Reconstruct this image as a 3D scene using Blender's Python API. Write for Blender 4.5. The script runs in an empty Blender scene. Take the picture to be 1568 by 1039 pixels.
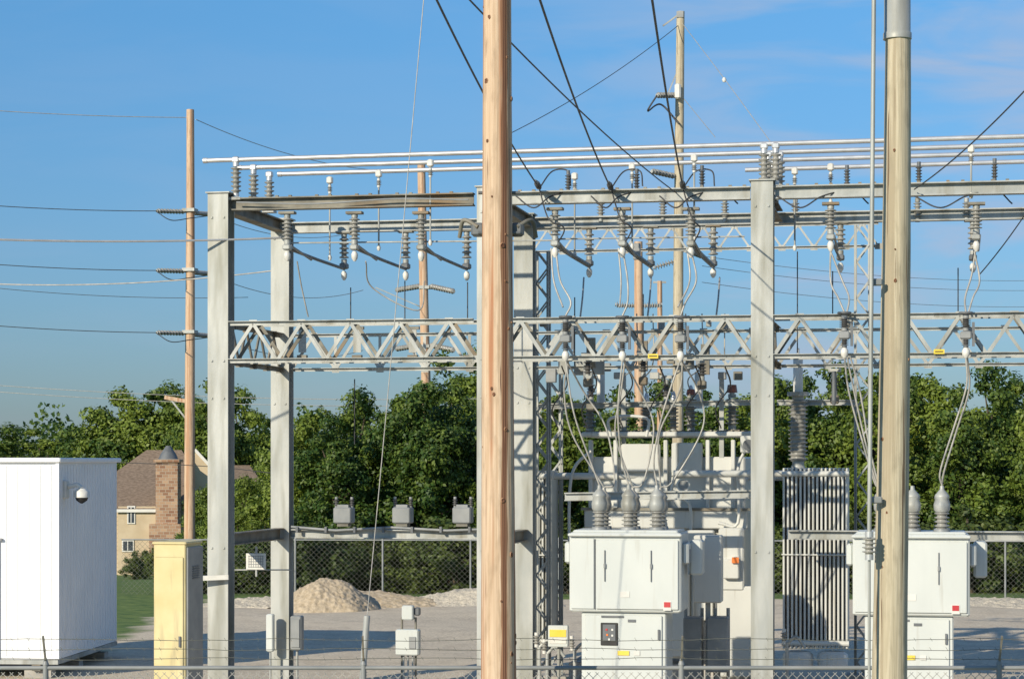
import bpy, math, random
import numpy as np
from mathutils import Vector, Matrix
random.seed(7); np.random.seed(7)
scene=bpy.context.scene
ZC=4.0; FP=3400.0; CX=784.0; HY=705.0
# ------------------------------------------------------------ site frame
O=Vector((-4.69,35.8,0)); U=Vector((0.983,-0.183,0)).normalized(); V=Vector((0.183,0.983,0)).normalized(); Z=Vector((0,0,1))
BAY=4.35; DEP=3.46
def S(s,t,z): return O+U*s+V*t+Z*z
def at(px,py,Y): return Vector(((px-CX)/FP*Y,Y,ZC+(HY-py)/FP*Y))
def row(px,py,t):
    a=(px-CX)/FP
    Y=(t+O.dot(V))/(a*V.x+V.y)
    return at(px,py,Y)
def gz(Y):
    if Y<=66: return 0.0
    if Y>=132: return -2.6
    k=(Y-66)/66; return -2.6*k
# ------------------------------------------------------------ materials
def newmat(name):
    m=bpy.data.materials.new(name); m.use_nodes=True
    nt=m.node_tree; b=nt.nodes['Principled BSDF']; return m,nt,b
def noise_mat(name,c1,c2,scale=4,rough=.6,metal=0,stretch=(1,1,1),bump=0.0,detail=6,lo=.35,hi=.65,spots=None,bscale=None,coord='Object'):
    m,nt,b=newmat(name); N=nt.nodes; L=nt.links
    tc=N.new('ShaderNodeTexCoord'); mp=N.new('ShaderNodeMapping'); mp.inputs['Scale'].default_value=stretch
    L.new(tc.outputs[coord],mp.inputs['Vector'])
    nz=N.new('ShaderNodeTexNoise'); nz.inputs['Scale'].default_value=scale; nz.inputs['Detail'].default_value=detail
    L.new(mp.outputs[0],nz.inputs['Vector'])
    cr=N.new('ShaderNodeValToRGB'); cr.color_ramp.elements[0].position=lo; cr.color_ramp.elements[1].position=hi
    cr.color_ramp.elements[0].color=(*c1,1); cr.color_ramp.elements[1].color=(*c2,1)
    L.new(nz.outputs['Fac'],cr.inputs[0]); out=cr.outputs[0]
    if spots:
        n2=N.new('ShaderNodeTexNoise'); n2.inputs['Scale'].default_value=spots[1]; n2.inputs['Detail'].default_value=8
        mp2=N.new('ShaderNodeMapping'); mp2.inputs['Scale'].default_value=spots[4] if len(spots)>4 else (1,1,1)
        L.new(tc.outputs[coord],mp2.inputs[0]); L.new(mp2.outputs[0],n2.inputs['Vector'])
        r2=N.new('ShaderNodeValToRGB'); r2.color_ramp.elements[0].position=spots[2]; r2.color_ramp.elements[1].position=spots[3]
        L.new(n2.outputs['Fac'],r2.inputs[0])
        mx=N.new('ShaderNodeMixRGB'); L.new(r2.outputs[0],mx.inputs[0]); L.new(out,mx.inputs[1]); mx.inputs[2].default_value=(*spots[0],1); out=mx.outputs[0]
    L.new(out,b.inputs['Base Color']); b.inputs['Roughness'].default_value=rough; b.inputs['Metallic'].default_value=metal
    if bump:
        bp=N.new('ShaderNodeBump'); bp.inputs['Strength'].default_value=bump; bp.inputs['Distance'].default_value=.02
        nb=N.new('ShaderNodeTexNoise'); nb.inputs['Scale'].default_value=bscale or scale*4; nb.inputs['Detail'].default_value=5
        L.new(mp.outputs[0],nb.inputs['Vector']); L.new(nb.outputs['Fac'],bp.inputs['Height']); L.new(bp.outputs[0],b.inputs['Normal'])
    return m
GALV=noise_mat('galvanized_steel',(.31,.325,.315),(.44,.45,.43),3,.5,.15,(1,1,.5),.15,spots=((.22,.21,.17),1.6,.5,.75,(3,3,.35)))
COLM=noise_mat('column_steel',(.36,.375,.36),(.48,.485,.455),2.2,.5,.15,(1,1,.4),.15,spots=((.25,.25,.21),1.2,.46,.72,(4,4,.5)))
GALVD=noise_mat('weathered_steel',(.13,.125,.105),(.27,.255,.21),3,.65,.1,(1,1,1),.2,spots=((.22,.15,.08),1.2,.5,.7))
ALU=noise_mat('aluminium_tube',(.54,.55,.56),(.66,.66,.66),5,.35,.5)
WIREM=noise_mat('aluminium_cable',(.32,.32,.30),(.48,.46,.42),8,.5,.2)
FMESH=noise_mat('dull_fence_wire',(.10,.105,.09),(.16,.165,.14),8,.7,.1)
DARKW=noise_mat('dark_cable',(.03,.03,.035),(.07,.07,.07),8,.6,.1)
PORC=noise_mat('grey_porcelain',(.22,.22,.205),(.32,.315,.29),6,.25)
BROWN=noise_mat('brown_porcelain',(.22,.07,.035),(.28,.09,.05),6,.25)
POLY=noise_mat('dark_polymer',(.05,.05,.05),(.10,.10,.10),6,.5)
WHITE=noise_mat('white_cap',(.60,.59,.55),(.72,.71,.66),6,.4)
PAINT=noise_mat('pale_grey_enamel',(.54,.57,.55),(.60,.625,.60),1.5,.38,0,(1,1,.4),spots=((.42,.41,.36),3,.60,.92,(4,4,.3)))
TANK=noise_mat('tank_enamel',(.53,.54,.515),(.61,.615,.58),1.5,.42,0,(1,1,.4),spots=((.33,.29,.22),2.5,.58,.84,(4,4,.3)))
SHED=noise_mat('white_shed_paint',(.80,.82,.84),(.86,.87,.88),1,.45,spots=((.62,.62,.6),2,.62,.95,(3,3,.3)))
YEL=noise_mat('cream_yellow_paint',(.60,.50,.24),(.68,.585,.32),2,.5,spots=((.40,.34,.2),3,.55,.8,(3,3,.4)))
DGREY=noise_mat('dark_grey_paint',(.10,.11,.12),(.15,.16,.17),3,.5)
MGREY=noise_mat('mid_grey_paint',(.21,.225,.23),(.29,.30,.30),3,.5)
BLACK=noise_mat('black_rubber',(.015,.015,.015),(.03,.03,.03),3,.6)
REDM=noise_mat('red_sticker',(.45,.03,.04),(.5,.05,.05),3,.5)
ORNG=noise_mat('orange_light',(.75,.18,.03),(.8,.22,.05),3,.4)
YST=noise_mat('yellow_sticker',(.75,.55,.05),(.8,.6,.1),3,.5)
CONC=noise_mat('concrete',(.33,.31,.28),(.45,.43,.39),3,.85,bump=.3)
ROOF=noise_mat('shingle_roof',(.16,.115,.08),(.27,.20,.145),6,.9,stretch=(1,1,3))
SIDING=noise_mat('beige_siding',(.48,.38,.25),(.54,.44,.30),2,.7)
TRIM=noise_mat('white_trim',(.65,.63,.58),(.72,.7,.65),2,.6)
GLASS=noise_mat('window_glass',(.03,.04,.05),(.07,.08,.1),2,.1)
BARK=noise_mat('tree_bark',(.05,.04,.025),(.10,.08,.055),6,.9,stretch=(1,1,.2),bump=.5)
PILE=noise_mat('sand_gravel',(.34,.27,.18),(.56,.46,.33),8,.95,bump=1.0,detail=14,lo=.3,hi=.7,bscale=18)
PILEW=noise_mat('limestone_gravel',(.38,.34,.27),(.60,.54,.44),26,.95,bump=1.0,detail=12,lo=.3,hi=.7,bscale=18)
def brick_mat():
    m,nt,b=newmat('chimney_brick'); N=nt.nodes;L=nt.links
    tc=N.new('ShaderNodeTexCoord'); sp=N.new('ShaderNodeSeparateXYZ'); cb=N.new('ShaderNodeCombineXYZ')
    L.new(tc.outputs['Object'],sp.inputs[0]); ad=N.new('ShaderNodeMath'); L.new(sp.outputs[0],ad.inputs[0]); L.new(sp.outputs[1],ad.inputs[1])
    L.new(ad.outputs[0],cb.inputs[0]); L.new(sp.outputs[2],cb.inputs[1])
    br=N.new('ShaderNodeTexBrick'); br.inputs['Scale'].default_value=1.6; br.inputs['Color1'].default_value=(.24,.12,.07,1); br.inputs['Color2'].default_value=(.46,.30,.19,1); br.inputs['Mortar'].default_value=(.40,.34,.27,1)
    L.new(cb.outputs[0],br.inputs['Vector']); L.new(br.outputs[0],b.inputs['Base Color']); b.inputs['Roughness'].default_value=.9
    return m
BRICK=brick_mat()
def wood_mat(name,base,light,red,dark,redlo=.50,redhi=.60,streak=None):
    m,nt,b=newmat(name); N=nt.nodes;L=nt.links
    tc=N.new('ShaderNodeTexCoord')
    def nz(sc,st,det=6):
        mp=N.new('ShaderNodeMapping'); mp.inputs['Scale'].default_value=st; L.new(tc.outputs['Object'],mp.inputs[0])
        n=N.new('ShaderNodeTexNoise'); n.inputs['Scale'].default_value=sc; n.inputs['Detail'].default_value=det; L.new(mp.outputs[0],n.inputs['Vector']); return n.outputs['Fac']
    def ramp(x,lo,hi):
        r=N.new('ShaderNodeMapRange'); r.inputs['From Min'].default_value=lo; r.inputs['From Max'].default_value=hi; L.new(x,r.inputs[0]); return r.outputs[0]
    def mth(op,a,c=None):
        n=N.new('ShaderNodeMath'); n.operation=op
        for i,q in enumerate((a,c)):
            if q is None: continue
            if isinstance(q,(int,float)): n.inputs[i].default_value=q
            else: L.new(q,n.inputs[i])
        return n.outputs[0]
    def mix(f,a,bb):
        x=N.new('ShaderNodeMixRGB'); L.new(f,x.inputs[0])
        if isinstance(a,tuple): x.inputs[1].default_value=(*a,1)
        else: L.new(a,x.inputs[1])
        if isinstance(bb,tuple): x.inputs[2].default_value=(*bb,1)
        else: L.new(bb,x.inputs[2])
        return x.outputs[0]
    grain=nz(1,(60,60,1.5)); patch=nz(1,(16,16,.30),4); crack=nz(1,(36,36,.6),3); mot=nz(1,(14,14,4))
    c=mix(ramp(grain,.35,.65),base,light)
    c=mix(ramp(patch,redlo,redhi),c,red)
    c=mix(ramp(mot,.5,.8),c,tuple(x*.72 for x in base))
    if streak is not None:   # heartwood streak running up the pole
        sp=N.new('ShaderNodeSeparateXYZ'); L.new(tc.outputs['Object'],sp.inputs[0])
        wob=nz(1,(1,1,.5),5); off=mth('MULTIPLY',mth('SUBTRACT',wob,.5),.05)
        d=mth('ABSOLUTE',mth('ADD',mth('SUBTRACT',sp.outputs[0],streak),off))
        wid=mth('ADD',mth('MULTIPLY',mth('SUBTRACT',nz(1,(8,8,1.3),4),.5),.05),.030)
        f=ramp(mth('SUBTRACT',wid,d),0,.006)
        c=mix(mth('MULTIPLY',f,.9),c,tuple(x*.62 for x in red))
        f2=ramp(mth('SUBTRACT',.006,mth('ABSOLUTE',mth('SUBTRACT',d,.008))),0,.003)
        c=mix(f2,c,dark)
    c=mix(ramp(crack,.65,.675),c,dark)
    L.new(c,b.inputs['Base Color']); b.inputs['Roughness'].default_value=.8
    bp=N.new('ShaderNodeBump'); bp.inputs['Strength'].default_value=.6; bp.inputs['Distance'].default_value=.01; L.new(grain,bp.inputs['Height']); L.new(bp.outputs[0],b.inputs['Normal'])
    return m
WOODR=wood_mat('pine_pole_wood',(.52,.365,.24),(.66,.50,.36),(.42,.20,.105),(.12,.045,.025),.52,.64,at(773,0,19.4).x)
WOODT=wood_mat('weathered_pole_wood',(.43,.37,.26),(.55,.485,.36),(.37,.31,.215),(.17,.12,.075))
WOODF=wood_mat('distant_pole_wood',(.55,.38,.25),(.63,.46,.32),(.46,.26,.15),(.18,.09,.05))
def leaf_mat(name,c1,c2):
    m,nt,b=newmat(name); N=nt.nodes;L=nt.links
    tc=N.new('ShaderNodeTexCoord'); oi=N.new('ShaderNodeObjectInfo'); ge=N.new('ShaderNodeNewGeometry')
    nz=N.new('ShaderNodeTexNoise'); nz.inputs['Scale'].default_value=.9; nz.inputs['Detail'].default_value=3; L.new(tc.outputs['Object'],nz.inputs['Vector'])
    a=N.new('ShaderNodeMath'); a.operation='ADD'; L.new(nz.outputs['Fac'],a.inputs[0])
    q=N.new('ShaderNodeMath'); q.operation='MULTIPLY_ADD'; L.new(ge.outputs['Random Per Island'],q.inputs[0]); q.inputs[1].default_value=.45; q.inputs[2].default_value=-.25
    L.new(q.outputs[0],a.inputs[1])
    a2=N.new('ShaderNodeMath'); a2.operation='MULTIPLY_ADD'; L.new(oi.outputs['Random'],a2.inputs[0]); a2.inputs[1].default_value=.5; L.new(a.outputs[0],a2.inputs[2])
    r=N.new('ShaderNodeMapRange'); r.inputs['From Min'].default_value=.35; r.inputs['From Max'].default_value=1.05; L.new(a2.outputs[0],r.inputs[0])
    mx=N.new('ShaderNodeMixRGB'); L.new(r.outputs[0],mx.inputs[0]); mx.inputs[1].default_value=(*c1,1); mx.inputs[2].default_value=(*c2,1)
    L.new(mx.outputs[0],b.inputs['Base Color']); b.inputs['Roughness'].default_value=.55
    tr=N.new('ShaderNodeBsdfTranslucent'); L.new(mx.outputs[0],tr.inputs[0]); ms=N.new('ShaderNodeMixShader'); ms.inputs[0].default_value=.28
    L.new(b.outputs[0],ms.inputs[1]); L.new(tr.outputs[0],ms.inputs[2]); L.new(ms.outputs[0],N['Material Output'].inputs[0])
    return m
LEAF=leaf_mat('tree_leaves',(.035,.085,.013),(.20,.265,.035))
LEAFD=leaf_mat('shrub_leaves',(.035,.065,.014),(.14,.18,.035))
# ------------------------------------------------------------ mesh builder
class B:
    def __init__(s): s.v=[];s.f=[];s.m=[];s.sm=[];s.mats=[]
    def mi(s,mat):
        if mat not in s.mats: s.mats.append(mat)
        return s.mats.index(mat)
    def add(s,vs,fs,mat,smooth=False):
        o=len(s.v); s.v+= [tuple(x) for x in vs]; k=s.mi(mat)
        for f in fs: s.f.append([o+i for i in f]); s.m.append(k); s.sm.append(smooth)
    def box(s,c,size,mat,ax=(U,V,Z),bev=0.0):
        c=Vector(c); a,b_,d=[ax[i]*size[i]*.5 for i in range(3)]
        if bev<=0:
            vs=[c+a*i+b_*j+d*k for i in(-1,1) for j in(-1,1) for k in(-1,1)]
            s.add(vs,[(0,1,3,2),(4,6,7,5),(0,4,5,1),(2,3,7,6),(0,2,6,4),(1,5,7,3)],mat); return
        h=[size[i]*.5 for i in range(3)]; e=min(bev,min(h)*.9)
        def ring(z,ins):
            x=h[0]-ins;y=h[1]-ins
            return [c+ax[0]*p+ax[1]*q+ax[2]*z for p,q in ((-x+e,-y),(x-e,-y),(x,-y+e),(x,y-e),(x-e,y),(-x+e,y),(-x,y-e),(-x,-y+e))]
        rs=[ring(-h[2],e),ring(-h[2]+e,0),ring(h[2]-e,0),ring(h[2],e)]
        vs=[p for r in rs for p in r]; fs=[]
        for r in range(3):
            for i in range(8): fs.append((r*8+i,r*8+(i+1)%8,(r+1)*8+(i+1)%8,(r+1)*8+i))
        fs.append(tuple(range(7,-1,-1))); fs.append(tuple(range(24,32)))
        s.add(vs,fs,mat)
    def frame(s,p0,p1,hint):
        d=(Vector(p1)-Vector(p0)); n=d.normalized(); h=hint
        if abs(n.dot(h))>.97: h=V if abs(n.dot(V))<.9 else U
        a=n.cross(h).normalized(); b_=a.cross(n).normalized(); return n,a,b_,d.length
    def beam(s,p0,p1,w,h,mat,hint=Z):
        n,a,b_,l=s.frame(p0,p1,hint); s.box((Vector(p0)+Vector(p1))/2,(w,l,h),mat,(a,n,b_))
    def ibeam(s,p0,p1,w,h,mat,hint=Z,t=.02):
        n,a,b_,l=s.frame(p0,p1,hint); c=(Vector(p0)+Vector(p1))/2
        s.box(c+b_*(h/2-t/2),(w,l,t),mat,(a,n,b_)); s.box(c-b_*(h/2-t/2),(w,l,t),mat,(a,n,b_)); s.box(c,(t,l,h-2*t),mat,(a,n,b_))
    def angle(s,p0,p1,w,mat,hint=Z,t=.01):
        n,a,b_,l=s.frame(p0,p1,hint); c=(Vector(p0)+Vector(p1))/2
        s.box(c,(t,l,w),mat,(a,n,b_)); s.box(c+a*(w/2)+b_*(w/2-t/2),(w-t*1.01,l,t),mat,(a,n,b_))
    def tube(s,pts,r,mat,n=8,cap=True,smooth=True):
        pts=[Vector(p) for p in pts]; rs=r if isinstance(r,(list,tuple)) else [r]*len(pts)
        vs=[];N=len(pts); d0=(pts[1]-pts[0]).normalized(); h=Z if abs(d0.z)<.9 else Vector((1,0,0))
        a=d0.cross(h).normalized()
        for i,p in enumerate(pts):
            d=(pts[min(i+1,N-1)]-pts[max(i-1,0)]).normalized()
            a=(a-d*a.dot(d)).normalized(); b_=d.cross(a)
            for k in range(n):
                th=2*math.pi*k/n; vs.append(p+(a*math.cos(th)+b_*math.sin(th))*rs[i])
        fs=[(i*n+k,i*n+(k+1)%n,(i+1)*n+(k+1)%n,(i+1)*n+k) for i in range(N-1) for k in range(n)]
        s.add(vs,fs,mat,smooth)
        if cap: 
            s.add(vs[:n],[tuple(range(n-1,-1,-1))],mat); s.add(vs[-n:],[tuple(range(n))],mat)
    def cable(s,ctrl,r,mat,n=5,seg=8,sag=0):
        c=[Vector(p) for p in ctrl]
        if len(c)==2:
            pts=[c[0].lerp(c[1],i/seg)-Z*sag*4*(i/seg)*(1-i/seg) for i in range(seg+1)]
        else:
            e=[c[0]*2-c[1]]+c+[c[-1]*2-c[-2]]; pts=[]
            for i in range(1,len(e)-2):
                p0,p1,p2,p3=e[i-1:i+3]
                for k in range(seg):
                    t=k/seg; pts.append(.5*((2*p1)+(p2-p0)*t+(2*p0-5*p1+4*p2-p3)*t*t+(3*p1-p0-3*p2+p3)*t**3))
            pts.append(c[-1])
        s.tube(pts,r,mat,n)
    def lathe(s,p0,p1,prof,mat,n=12):
        p0=Vector(p0);p1=Vector(p1); s.tube([p0.lerp(p1,t) for t,_ in prof],[r for _,r in prof],mat,n)
    def insul(s,p0,p1,r,nsh,mat,core=.55,cap=WHITE,capl=.07,n=12):
        p0=Vector(p0);p1=Vector(p1); L=(p1-p0).length; k=min(capl/L,.2)
        s.lathe(p0,p0.lerp(p1,k),[(0,r*.6),(1,r*.6)],cap,n); s.lathe(p1,p1.lerp(p0,k),[(0,r*.6),(1,r*.6)],cap,n)
        pr=[]; 
        for i in range(nsh):
            a=k+(1-2*k)*i/nsh; w=(1-2*k)/nsh
            pr+=[(a+.02*w,r*core),(a+.30*w,r*core),(a+.55*w,r),(a+.70*w,r),(a+.80*w,r*core)]
        s.lathe(p0,p1,pr,mat,n)
    def truss(s,p0,p1,h,nseg,mat,c=.055,w=.04,depth=None,vert=False):
        p0=Vector(p0);p1=Vector(p1); offs=[Vector((0,0,0))]
        if depth is not None: offs.append(depth)
        for oi,o in enumerate(offs):
            s.angle(p0+o,p1+o,c,mat); s.angle(p0+o-Z*h,p1+o-Z*h,c,mat)
            for i in range(nseg):
                a=p0.lerp(p1,i/nseg)+o; b_=p0.lerp(p1,(i+1)/nseg)+o
                up=(i)%2==0
                q0=a-Z*(h if up else 0); q1=b_-Z*(0 if up else h)
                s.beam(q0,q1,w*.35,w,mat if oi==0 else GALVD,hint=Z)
                if oi==0: s.box(q1+V*.008,(.13,.008,.11),mat)
                if vert and i%2==0: s.beam(a,a-Z*h,w*.3,w,mat,hint=U)
        if depth is not None:
            for i in range(nseg):
                a=p0.lerp(p1,i/nseg); b_=p0.lerp(p1,(i+1)/nseg)+depth
                if i%2: s.beam(a-Z*h,b_-Z*h,w*.9,w*.3,mat)
                else: s.beam(a,b_,w*.9,w*.3,mat)
    def make(s,name,parent=None):
        me=bpy.data.meshes.new(name); me.from_pydata(s.v,[],s.f)
        for m in s.mats: me.materials.append(m)
        me.polygons.foreach_set('material_index',s.m); me.polygons.foreach_set('use_smooth',s.sm); me.update()
        ob=bpy.data.objects.new(name,me); scene.collection.objects.link(ob)
        if parent: ob.parent=parent
        return ob
def empty(name):
    e=bpy.data.objects.new(name,None); scene.collection.objects.link(e); return e
# ------------------------------------------------------------ ground
def ground():
    m,nt,b=newmat('yard_ground'); N=nt.nodes;L=nt.links
    tc=N.new('ShaderNodeTexCoord'); sp=N.new('ShaderNodeSeparateXYZ'); L.new(tc.outputs['Object'],sp.inputs[0])
    def noise(sc,det=6,rough=.5):
        n=N.new('ShaderNodeTexNoise'); n.inputs['Scale'].default_value=sc; n.inputs['Detail'].default_value=det; n.inputs['Roughness'].default_value=rough; L.new(tc.outputs['Object'],n.inputs['Vector']); return n.outputs['Fac']
    def math_(op,a,bb=None):
        n=N.new('ShaderNodeMath'); n.operation=op
        for i,x in enumerate((a,bb)):
            if x is None: continue
            if isinstance(x,(int,float)): n.inputs[i].default_value=x
            else: L.new(x,n.inputs[i])
        return n.outputs[0]
    def mr(x,a,c):
        r=N.new('ShaderNodeMapRange'); r.inputs['From Min'].default_value=a; r.inputs['From Max'].default_value=c; L.new(x,r.inputs[0]); return r.outputs[0]
    big=noise(.5); wob=math_('MULTIPLY',math_('SUBTRACT',big,.5),3.0)
    ywob=math_('ADD',sp.outputs[1],wob); xwob=math_('ADD',sp.outputs[0],wob)
    m1=mr(ywob,64.6,64.0); m2=mr(xwob,-9.2,-8.6); m3=mr(ywob,44,43); 
    mask=math_('MULTIPLY',m1,math_('MAXIMUM',m2,m3)); mask=math_('MULTIPLY',mask,mr(ywob,18,19))
    def col(f,a,c):
        x=N.new('ShaderNodeMixRGB'); L.new(f,x.inputs[0])
        for i,q in ((1,a),(2,c)):
            if isinstance(q,tuple): x.inputs[i].default_value=(*q,1)
            else: L.new(q,x.inputs[i])
        return x.outputs[0]
    fine=noise(14,12,.8)
    grav=col(mr(fine,.36,.64),(.36,.30,.215),(.82,.71,.55)); grav=col(math_('MULTIPLY',mr(noise(.35,8),.4,.7),.5),grav,(.66,.565,.43)); grav=col(math_('MULTIPLY',mr(noise(1.3,12,.65),.48,.72),.6),grav,(.36,.295,.215)); 
    grass=col(mr(noise(2.5,8),.35,.65),(.06,.12,.02),(.15,.21,.045))
    weed=mr(noise(.9,12,.7),.66,.72); grav=col(math_('MULTIPLY',weed,.5),grav,(.16,.19,.06))
    L.new(col(mask,grass,grav),b.inputs['Base Color']); b.inputs['Roughness'].default_value=.95
    bp=N.new('ShaderNodeBump'); bp.inputs['Strength'].default_value=.5; bp.inputs['Distance'].default_value=.04; L.new(fine,bp.inputs['Height']); L.new(bp.outputs[0],b.inputs['Normal'])
    xs=[-3000,-400,-120,-60]+list(np.arange(-40,41,1.0))+[60,120,400,3000]
    ys=[-200,-20,10]+list(np.arange(18,135,.5))+[160,220,400,1000,5000]
    vs_=[];fs=[]
    for y in ys:
        for x in xs:
            z=gz(y)
            if 38<y<64 and abs(x)<40: z+=.04*math.sin(x*.7+y*.31)*math.sin(y*.5+x*.2)+.02*math.sin(x*1.9+y*.9+math.sin(y))
            vs_.append((x,y,z))
    nx=len(xs)
    for j in range(len(ys)-1):
        for i in range(nx-1): fs.append((j*nx+i,j*nx+i+1,(j+1)*nx+i+1,(j+1)*nx+i))
    g=B(); g.add(vs_,fs,m,True); g.make('ground')
ground()
def pile(name,cx,cy,rx,ry,h,mat,seed=0,flat=.0,pw=.8):
    from mathutils import noise as mn
    b=B(); n=90; vs=[];fs=[]
    for j in range(n+1):
        for i in range(n+1):
            x=-1+2*i/n; y=-1+2*j/n; r=math.hypot(x,y)+.16*mn.noise(Vector((x*1.7+seed,y*1.7,seed)))
            if flat==0: hh=max(0,1-r); hh=hh**pw*(1.0 if hh<.5 else 1-.35*(hh-.5))
            else: hh=min(flat,max(0,1-r))/flat
            z=h*hh*(1+.14*mn.noise(Vector((x*2.5,y*2.5,seed+4))))+(.05*mn.noise(Vector((x*14,y*14,seed)))+.04*mn.noise(Vector((x*33,y*33,seed))))*(1 if hh>0 else 0)-(.08 if hh<=0 else 0)
            vs.append((cx+x*rx,cy+y*ry,z))
    for j in range(n):
        for i in range(n): k=j*(n+1)+i; fs.append((k,k+1,k+n+2,k+n+1))
    b.add(vs,fs,mat,True); return b.make(name)
pile('sand_pile',at(503,0,60).x,60.0,1.45,1.6,.98,PILE,2,0,.8)
pile('sand_pile',at(550,0,61).x,61.5,2.8,1.6,.38,PILE,6,.7)
pile('gravel_pile',at(720,0,61).x+.3,61.8,2.3,1.5,.40,PILEW,5,.6)
pile('gravel_pile',at(415,0,61).x,61.8,2.2,1.3,.18,PILEW,9,.7)
pile('gravel_pile',at(1530,0,60).x,61.8,3.0,1.3,.16,PILEW,11,.6)
# ------------------------------------------------------------ steel frame
frame=empty('steel_substation_frame')
HT=ZC+4.29
def column(b,s,t,ztop=HT,w=.34,d=.34,mat=None):
    mat=mat or COLM
    p=S(s,t,0); b.ibeam(p+Z*.05,S(s,t,ztop),w,d,mat,hint=V,t=.022)
    b.box(p+Z*.1,(.6,.6,.04),GALVD); b.box(p+Z*.04,(.8,.8,.08),CONC)
    b.box(S(s,t,ztop+.012),(w+.06,d+.06,.02),mat)
    for zz in (2.6,5.0,5.6,7.9):
        for q in (-.1,.1):
            b.box(S(s+q,t-d/2-.008,zz),(.03,.014,.03),COLM)
b=B()
for s_ in (0,BAY+.06,2*BAY,3*BAY): column(b,s_,0)
for s_ in (0,BAY,3*BAY): column(b,s_,DEP,HT-.05,.33,.3)
b.make('columns',frame)
b=B(); zb=HT-.17
for i in range(3):
    s0=i*BAY+.19; s1=(i+1)*BAY-.19
    if i==0: b.ibeam(S(s0,0,zb),S(s1,0,zb),.2,.2,GALVD)
    else: b.ibeam(S(s0,0,zb),S(s1,0,zb),.2,.2,GALV)
b.ibeam(S(.18,DEP,zb-.02),S(BAY-.18,DEP,zb-.02),.18,.19,GALV); b.ibeam(S(BAY+.18,DEP,zb-.02),S(3*BAY-.18,DEP,zb-.02),.18,.19,GALV)
for s_ in (0,BAY+.05,2*BAY,3*BAY): b.ibeam(S(s_,.18,zb),S(s_,DEP-.16,zb),.2,.2,GALVD)
for i in range(60):
    s_=.5+i*.22
    if s_%BAY<.25 or s_%BAY>4.1 or i%3==1: continue
    b.box(S(s_,-.02,zb+.115),(.05,.05,.03),GALVD)
b.cable([S(.3,-.13,zb+.02),S(1.6,-.13,zb-.03),S(2.9,-.13,zb+.02),S(4.1,-.13,zb-.02)],.014,MGREY,5)
b.make('top_beams',frame)
b=B(); zt=ZC+2.2
for i in range(3):
    b.truss(S(i*BAY+.17,-.12,zt),S((i+1)*BAY-.17,-.12,zt),.6,10,GALV,c=.07,w=.055,depth=V*.4)
b.truss(S(.17,DEP,zt),S(BAY-.17,DEP,zt),.6,10,GALV,c=.06,w=.05,vert=True)
b.truss(S(BAY+.17,DEP,zt),S(3*BAY-.17,DEP,zt),.6,20,GALV,w=.05)
for s_ in (0,2*BAY): b.truss(S(s_,.18,zt),S(s_,DEP-.16,zt),.6,8,GALVD,c=.08,w=.07)
for px in (463,547,632): 
    p=row(px,522,DEP*.5); b.box(p,(.13,.02,.38),GALV); b.box(p+V*.05+Z*.22,(.2,.08,.05),GALVD)
for px in (463,547,632,718): 
    p=row(px,548,DEP*.4); b.box(p,(.16,.1,.1),GALVD)
b.make('lattice_girders',frame)
b=B(); zl=ZC-1.28
b.ibeam(S(.17,DEP,zl),S(BAY-.17,DEP,zl),.2,.16,GALV); b.ibeam(S(0,.17,zl),S(0,DEP-.17,zl),.16,.2,GALVD)
b.ibeam(S(2*BAY+.18,DEP,zl+.03),S(3*BAY,DEP,zl+.03),.2,.16,GALV); b.ibeam(S(BAY,.17,zl),S(BAY,DEP-.17,zl),.16,.2,GALVD)
b.tube([S(.2,DEP-.12,zl+.12),S(1.0,DEP-.12,zl+.06),S(2.0,DEP-.12,zl+.12),S(3.0,DEP-.12,zl+.07),S(BAY-.2,DEP-.12,zl+.12)],.025,MGREY,6)
for q in range(7):
    px=455+q*44; p=row(px,812,DEP-.15); b.box(p+Z*.02,(.04,.06,.1),DGREY)
for px in (527,617,709):
    p=row(px,790,DEP); b.box(p+Z*.02,(.32,.3,.28),MGREY,bev=.02); b.box(p+Z*.18,(.2,.2,.05),MGREY); b.box(p-Z*.15,(.2,.22,.05),GALVD)
    for q in (-.14,.14): b.insul(p+U*q+Z*.14,p+U*q+Z*.34,.045,3,POLY,cap=MGREY)
b.make('lower_beams',frame)
b=B()
def mast(b,px,t,ytop,w=.32,step=.3,x0=None):
    p=row(px,ytop,t); h=p.z; base=Vector((p.x,p.y,0))
    for i in (-1,1):
        for j in (-1,1): b.angle(base+U*i*w/2+V*j*w/2,base+U*i*w/2+V*j*w/2+Z*h,.045,GALV,hint=V)
    n=int(h/step)
    for k in range(n):
        z0=h*k/n;z1=h*(k+1)/n; s0=-1 if k%2 else 1
        for j in (-1,1): b.beam(base+U*s0*w/2+V*j*w/2+Z*z0,base-U*s0*w/2+V*j*w/2+Z*z1,.03,.012,GALV,hint=V)
    b.box(base+Z*.06,(.6,.6,.12),CONC)
mast(b,832,4.2,385,.22,.28); mast(b,851,5.4,560,.22,.28); mast(b,1322,6.6,345,.25,.32)
a=row(815,352,7.0); c=row(1345,352,7.0); b.truss(a,Vector((c.x,c.y,a.z)),.42,22,GALV,c=.05,w=.035)
a=row(820,622,5.2); c=row(1150,616,5.2); b.ibeam(a,c,.1,.1,GALV); a=row(1190,616,5.2); c=row(1310,616,5.2); b.ibeam(a,c,.1,.1,GALV)
a=row(865,760,3.0); c=row(1150,756,3.0); b.ibeam(a,c,.14,.14,GALV)
for px in (955,1105): 
    p=row(px,570,5.2); b.beam(p,Vector((p.x,p.y,3.9)),.08,.08,GALV)
for px,y0,y1 in ((905,540,480),(985,545,480),(1080,550,480)):
    p=row(px,y0,2.2); b.box(p,(.14,.1,.5),GALVD)
rr=random.Random(4)
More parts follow.
